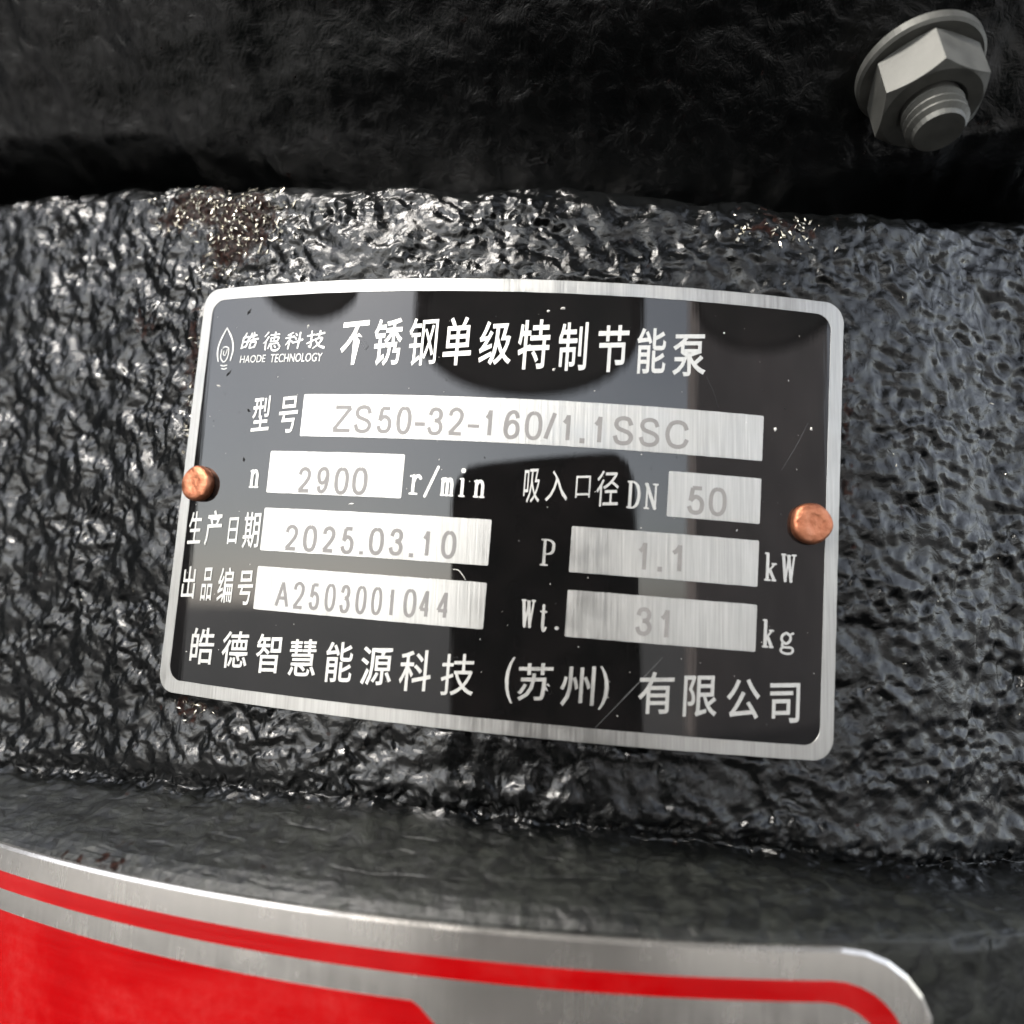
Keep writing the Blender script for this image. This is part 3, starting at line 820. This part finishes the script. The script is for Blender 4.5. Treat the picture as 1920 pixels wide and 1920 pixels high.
# scratches: thin bright score lines
def score(name, pts, wid, m):
    mb = MB()
    stroke(mb, pts, wid, 0, 0, H_ENAMEL - 0.004, H_ENAMEL + 0.004, sub=5)
    return link(name, mb.mesh(name), m, plate)
M_SCR = simple('score_line', (0.10, 0.10, 0.10), 0.4, 0.3, 0.5, 900)
score('scratch', [(26.28, -20.12), (22.3, -24.9), (17.9, -30.1)], [.05, .12, .05], M_SCR)
score('scratch', [(45.1, 14.0), (43.4, 10.4), (41.5, 6.9)], [.02, .06, .02], M_SCR)
score('scratch', [(30.2, 19.5), (31.4, 17.2), (32.2, 14.9)], [.03, .05, .03], M_GRIT)
score('hair', [(-3.1, -10.42), (-2.33, -10.5), (-1.7, -11.1), (-1.2, -11.75)], [.06, .1, .1, .05], M_DUST)

# ------------------------------------------------------------------ dust on the plate, swarf on the casting
def speck(mb, c, n, size, elong, rg):
    t = n.orthogonal().normalized(); b = n.cross(t)
    an = rg.random() * 6.28
    d1 = t * math.cos(an) + b * math.sin(an); d2 = n.cross(d1)
    L, Wd, Hh = size * elong / 2, size / 2, size * 0.35
    pts = [c - d1 * L, c - d2 * Wd * (0.6 + rg.random() * .6) + d1 * L * (rg.random() - .5), c + d1 * L, c + d2 * Wd * (0.6 + rg.random() * .6) + d1 * L * (rg.random() - .5)]
    top = c + n * Hh
    mb.add([tuple(p) for p in pts] + [tuple(top)], [(0, 1, 4), (1, 2, 4), (2, 3, 4), (3, 0, 4)])

def plate_specks(name, count, m, sizes, seed, spots=()):
    rg = np.random.default_rng(seed)
    mb = MB()
    lst = [(rg.uniform(-47, 47), rg.uniform(-29, 29), rg.uniform(*sizes), rg.uniform(1, 2.4)) for _ in range(count)] + list(spots)
    for u, v, s, e in lst:
        c = Vector(bend_arr(u, v, H_ENAMEL + 0.001)); c2 = Vector(bend_arr(u, v, H_ENAMEL + 1.0))
        speck(mb, c, (c2 - c).normalized(), s * MM, e, rg)
    return link(name, mb.mesh(name), m, None)
o = plate_specks('dust', 120, M_DUST, (0.06, 0.17), 3, [(-29.5, 25.0, .5, 1.4), (9.5, 28, .5, 1.5), (7.5, 27.5, .35, 1.6), (8.9, 18.9, .5, 1.2), (45.6, 13.2, .45, 1.2), (32.5, 25.9, .3, 1), (-45, 16, .5, 2), (-19.2, -2.0, .25, 4), (40.4, 12.6, .5, 1.3), (36.2, 13.2, .35, 1.5)])
tag(o, 'pale dust specks lying on the black nameplate', 'dust', kind='stuff')
o = plate_specks('grit', 60, M_GRIT, (0.08, 0.2), 4, [(-40.6, 27.9, .6, 2.2), (-38.5, 11.9, .6, 1.5), (-38.4, 4.2, .6, 1.5), (-43.2, 18.0, .5, 3)])
tag(o, 'dark grit specks scattered on the nameplate', 'grit', kind='stuff')

def swarf():
    rg = np.random.default_rng(9)
    mb = MB()
    groups = [(-53, 50, 5.5, 2.4, 130), (-42, 45.8, 4.2, 3.0, 170), (-46, 40, 3.5, 3, 50), (36.5, 39.8, 1.0, 1.0, 10), (44, 41, 2.6, 2.0, 34), (-51, 20, .8, 8, 22), (-45, -31.8, 3, 1.0, 20), (0, 0, 70, 40, 120)]
    for cx, cy_, sx, sy, k in groups:
        for _ in range(k):
            a_, y_ = rg.normal(cx, sx), rg.normal(cy_, sy)
            u_, v_ = cph * a_ + sph * y_, -sph * a_ + cph * y_
            if abs(u_) < 50.5 and abs(v_) < 32.7: continue
            if y_ < np.interp(a_, *YB) + 1 or abs(a_) > 90: continue
            p, nn_ = on_casting(a_, y_)
            nn_ = (nn_ + Vector(rg.normal(0, .45, 3))).normalized()
            s_ = rg.uniform(0.18, 0.55)
            speck(mb, p + nn_ * 0.06 * MM, nn_, s_ * MM * (0.5 if sx == 70 else 1), rg.uniform(1.6, 4.0), rg)
    for cx, cy_, sx, sy, k in ((-53, 50, 5.0, 2.2, 26), (-41.5, 46, 3.6, 2.6, 34), (44, 41, 2.2, 1.6, 10), (36.5, 39.8, .8, .6, 3), (-51, 22, .6, 6, 6)):
        for _ in range(k):
            a_, y_ = rg.normal(cx, sx), rg.normal(cy_, sy)
            u_, v_ = cph * a_ + sph * y_, -sph * a_ + cph * y_
            if abs(u_) < 50.7 and abs(v_) < 33: continue
            p, nn_ = on_casting(a_, y_)
            speck(mb, p + nn_ * 0.12 * MM, (nn_ + Vector(rg.normal(0, .5, 3))).normalized(), rg.uniform(0.4, 0.75) * MM, rg.uniform(1.2, 2.6), rg)
    # torn paint edge at the corner of the bare patch
    mbp = [(-37.6, 42.0), (-36.6, 41.7), (-35.8, 42.2), (-35.4, 43.2), (-35.9, 44.4), (-35.8, 45.6)]
    last = None
    for (a_, y_) in mbp:
        p, nn_ = on_casting(a_, y_)
        q = (p + nn_ * 0.18 * MM, p + nn_ * 0.18 * MM + Vector((0.22 * MM, 0, -0.28 * MM)) + nn_ * .1 * MM)
        if last: mb.add([tuple(last[0]), tuple(last[1]), tuple(q[1]), tuple(q[0])], [(0, 1, 2, 3)])
        last = q
    o = link('swarf', mb.mesh('swarf'), M_FLAKE)
    tag(o, 'bright metal flakes stuck to the bare rusty patches of the casting', 'swarf', kind='stuff')
swarf()

# ------------------------------------------------------------------ the red and steel label on the lower flange
LAB_D0, LAB_D = 14.32, 15.25
lab = empty('maker_label')
tag(lab, 'steel label with red stripe and red panel on the lower flange', 'label plate')
def lab_place(u, v, h):
    u, v, h = np.broadcast_arrays(np.asarray(u, float), np.asarray(v, float), np.asarray(h, float))
    return cyl_arr(u, v - 0.012 * u, h)
L_TOP = -51.6
mb = MB()
slab(mb, -84, 52, -112, L_TOP, 10.0, LAB_D0, LAB_D, place=lab_place, step=1.0, bev=0.35)
link('label_sheet', mb.mesh('label_sheet'), M_LABEL, lab)
# red frame line: band between two rounded rectangles, 3.45 mm below the edge
def band_ring(o_in, wid, hh):
    def loop(inset):
        w, h, r = 136 - 2 * inset, (112 + L_TOP) - 2 * inset, max(10.0 - inset * 0.55, 2)
        return rrect(w, h, r, du=-16.0, dv=(L_TOP - 112) / 2)
    a_, b_ = loop(o_in), loop(o_in + wid)
    mb = MB()
    f = lambda q, z: lab_place(q[:, 0], q[:, 1], z)
    mb.strip(f(a_, hh), f(b_, hh), True, True)
    mb.strip(f(a_, LAB_D - 0.01), f(a_, hh), True); mb.strip(f(b_, hh), f(b_, LAB_D - 0.01), True)
    return mb
link('red_stripe', band_ring(3.3, 2.25, LAB_D + 0.03).mesh('red_stripe'), M_RED, lab)
# red panel with a slanted end
mb = MB()
us = np.linspace(-78, 3.5, 90)
topv = np.where(us < -2.6, -59.9, -59.9 - (us + 2.6) * 0.95)
topv = np.where(us < -73, topv - (5 - np.sqrt(np.maximum(0, 25 - (us + 73) ** 2))), topv)
lo = np.full_like(us, -100.0)
f = lambda v, z: lab_place(us, v, z)
mb.strip(f(lo, LAB_D + .03), f(topv, LAB_D + .03), False, True)
mb.strip(f(topv, LAB_D - .01), f(topv, LAB_D + .03))
link('red_panel', mb.mesh('red_panel'), M_RED, lab)

# ------------------------------------------------------------------ bolt under the upper flange at the right
def hexbolt():
    root = empty('flange_bolt')
    tag(root, 'zinc hexagon nut with large washer at the upper right of the black casting', 'bolt')
    base = Vector(W(60.6, 62.3, -1.6))
    axis = Vector(W(0.10, -0.97, 0.25)).normalized()
    t = axis.orthogonal().normalized(); b = axis.cross(t)
    def lathe(prof, n, hexa=False, rot=0.0):
        vs_, fs = [], []
        for r, z in prof:
            for k in range(n):
                th = 2 * math.pi * k / n + rot
                vs_.append(base + (t * math.cos(th) * r + b * math.sin(th) * r + axis * z) * MM)
        for i in range(len(prof) - 1):
            for k in range(n):
                fs.append((i * n + k, i * n + (k + 1) % n, (i + 1) * n + (k + 1) % n, (i + 1) * n + k))
        return vs_, fs
    v_, f_ = lathe([(0, -1.0), (8.1, -1.0), (8.4, -0.7), (8.4, 0.5), (8.0, 0.85), (4, 0.85)], 64)
    link('washer', pydata('washer', v_, f_), M_ZINC, root)
    af, seg, z0_, z1_ = 6.5, 8, 0.87, 7.6
    outl = []
    for k in range(6):
        for q in range(seg):
            th = math.pi / 3 * (k + q / seg) + 0.35
            outl.append((th, af / math.cos((math.pi / 3) * (q / seg) - math.pi / 6)))
    rings = [[(th, r - 0.0, z0_ + 0.45 * (r - af)) for th, r in outl], [(th, r, z1_ - 0.62 * (r - af) - 0.05) for th, r in outl],
             [(th, af * 0.97, z1_) for th, r in outl], [(th, 4.5, z1_) for th, r in outl], [(th, 4.05, z1_ - 0.5) for th, r in outl]]
    n_ = len(outl)
    v_ = [base + (t * math.cos(th) * r + b * math.sin(th) * r + axis * z) * MM for rg_ in rings for th, r, z in rg_]
    f_ = [(i * n_ + k, i * n_ + (k + 1) % n_, (i + 1) * n_ + (k + 1) % n_, (i + 1) * n_ + k) for i in range(len(rings) - 1) for k in range(n_)]
    link('nut', pydata('nut', v_, f_), M_ZINC, root)
    pr = [(4.05, -5)]
    for i in range(11):
        z = -2 + i * 1.25
        pr += [(4.05, z), (4.05, z + 0.2), (3.4, z + 0.72), (3.4, z + 0.8)]
    pr += [(3.2, 11.9), (0, 12.0)]
    v_, f_ = lathe([(0, -6)] + pr, 28)
    link('stud', pydata('stud', v_, f_), M_ZINC, root)
hexbolt()

# ------------------------------------------------------------------ what the nameplate mirrors: phone, made-up drums, ground, walls, added blockers
def phone():
    root = empty('phone')
    tag(root, 'black phone taking the picture, mirrored as dark block in the nameplate', 'phone')
    w, h, r, z0, z1 = 84.0, 165.0, 12.0, 108.2, 116.0
    cx, cy_ = 12.0, 27.5 - h / 2
    P = rrect(w, h, r)
    c, s = math.cos(0.07), math.sin(0.07)
    def f(k, z):
        q = P * k
        return [W(cx + c * a - s * b, cy_ + s * a + c * b, z) for a, b in q]
    mb = MB()
    mb.strip(f(.97, z0), f(1, z0 + 1.5), True, True); mb.strip(f(1, z0 + 1.5), f(1, z1 - 1.5), True, True); mb.strip(f(1, z1 - 1.5), f(.97, z1), True, True)
    n = len(P)
    mb.add(f(.97, z0), [tuple(range(n))]); mb.add(f(.97, z1), [tuple(range(n))[::-1]])
    link('phone_body', mb.mesh('phone_body'), M_PHONE, root)
    return root
phone()

def standin(x, yb_, z, rad, hgt, label):  # made-up drum standing in for an unidentified dark shape in the plate's reflection
    root = empty('standin_drum')
    tag(root, label, 'standin', 'made-up dark drums overhead')
    n = 48
    def lathe(prof):
        vs_ = [W(x + r * math.cos(2 * math.pi * k / n), yy, z + r * math.sin(2 * math.pi * k / n)) for r, yy in prof for k in range(n)]
        fs = [(i * n + k, i * n + (k + 1) % n, (i + 1) * n + (k + 1) % n, (i + 1) * n + k) for i in range(len(prof) - 1) for k in range(n)]
        return pydata('standin', vs_, fs, True)
    link('drum_side', lathe([(rad * .9, yb_ + 5), (rad, yb_), (rad, yb_ + hgt), (rad * .4, yb_ + hgt + 40), (8, yb_ + hgt + 70)]), M_DRUM, root)
    link('drum_end', lathe([(0, yb_ + 6), (rad * .9, yb_ + 4)]), M_DRUM_END, root)
    link('stem', lathe([(8, yb_ + hgt + 60), (8, 1690)]), M_DRUM, root)
    return root
standin(-62, 350, 900, 310, 330, 'made-up wide dark drum mirrored at the middle of the nameplate top')
standin(-850, 540, 900, 205, 330, 'made-up dark drum mirrored at the upper left of the nameplate')
standin(660, 465, 900, 235, 330, 'made-up dark drum mirrored at the upper right of the nameplate')
def box_obj(name, x0, x1, y0, y1, z0, z1, m, label, cat, kind=None):
    c8 = [W(x, y, z) for x in (x0, x1) for y in (y0, y1) for z in (z0, z1)]
    fs = [(0, 1, 3, 2), (4, 6, 7, 5), (0, 4, 5, 1), (2, 3, 7, 6), (0, 2, 6, 4), (1, 5, 7, 3)]
    return tag(link(name, pydata(name, c8, fs), m), label, cat, None, kind)
box_obj('sky_blocker', -850, 1250, 1700, 1800, -3000, 2600, M_BLOCKER, 'added dark sheet over the pump that blocks the sky', 'sky_blocker')  # added out of view to keep high sky off the casting
box_obj('brown_wall', 1490, 3300, -600, 2600, 3400, 3640, M_WALL, 'brown rendered wall mirrored at the right of the nameplate', 'wall')
box_obj('left_blocker', -2700, -2600, -600, 1700, -3000, 1500, M_BLOCKER, 'added dark side wall that darkens the left of the pump', 'wall')  # unseen, added to darken what the casting's left side mirrors
box_obj('rear_blocker', -2600, 2600, -600, 1700, -3100, -3000, M_BLOCKER, 'added dark wall behind the pump', 'wall')  # unseen, added with the other blockers to keep the surroundings dark
box_obj('ground', -60000, 60000, -640, -600, -60000, 60000, M_GROUND, 'grey concrete ground', 'ground', 'structure')
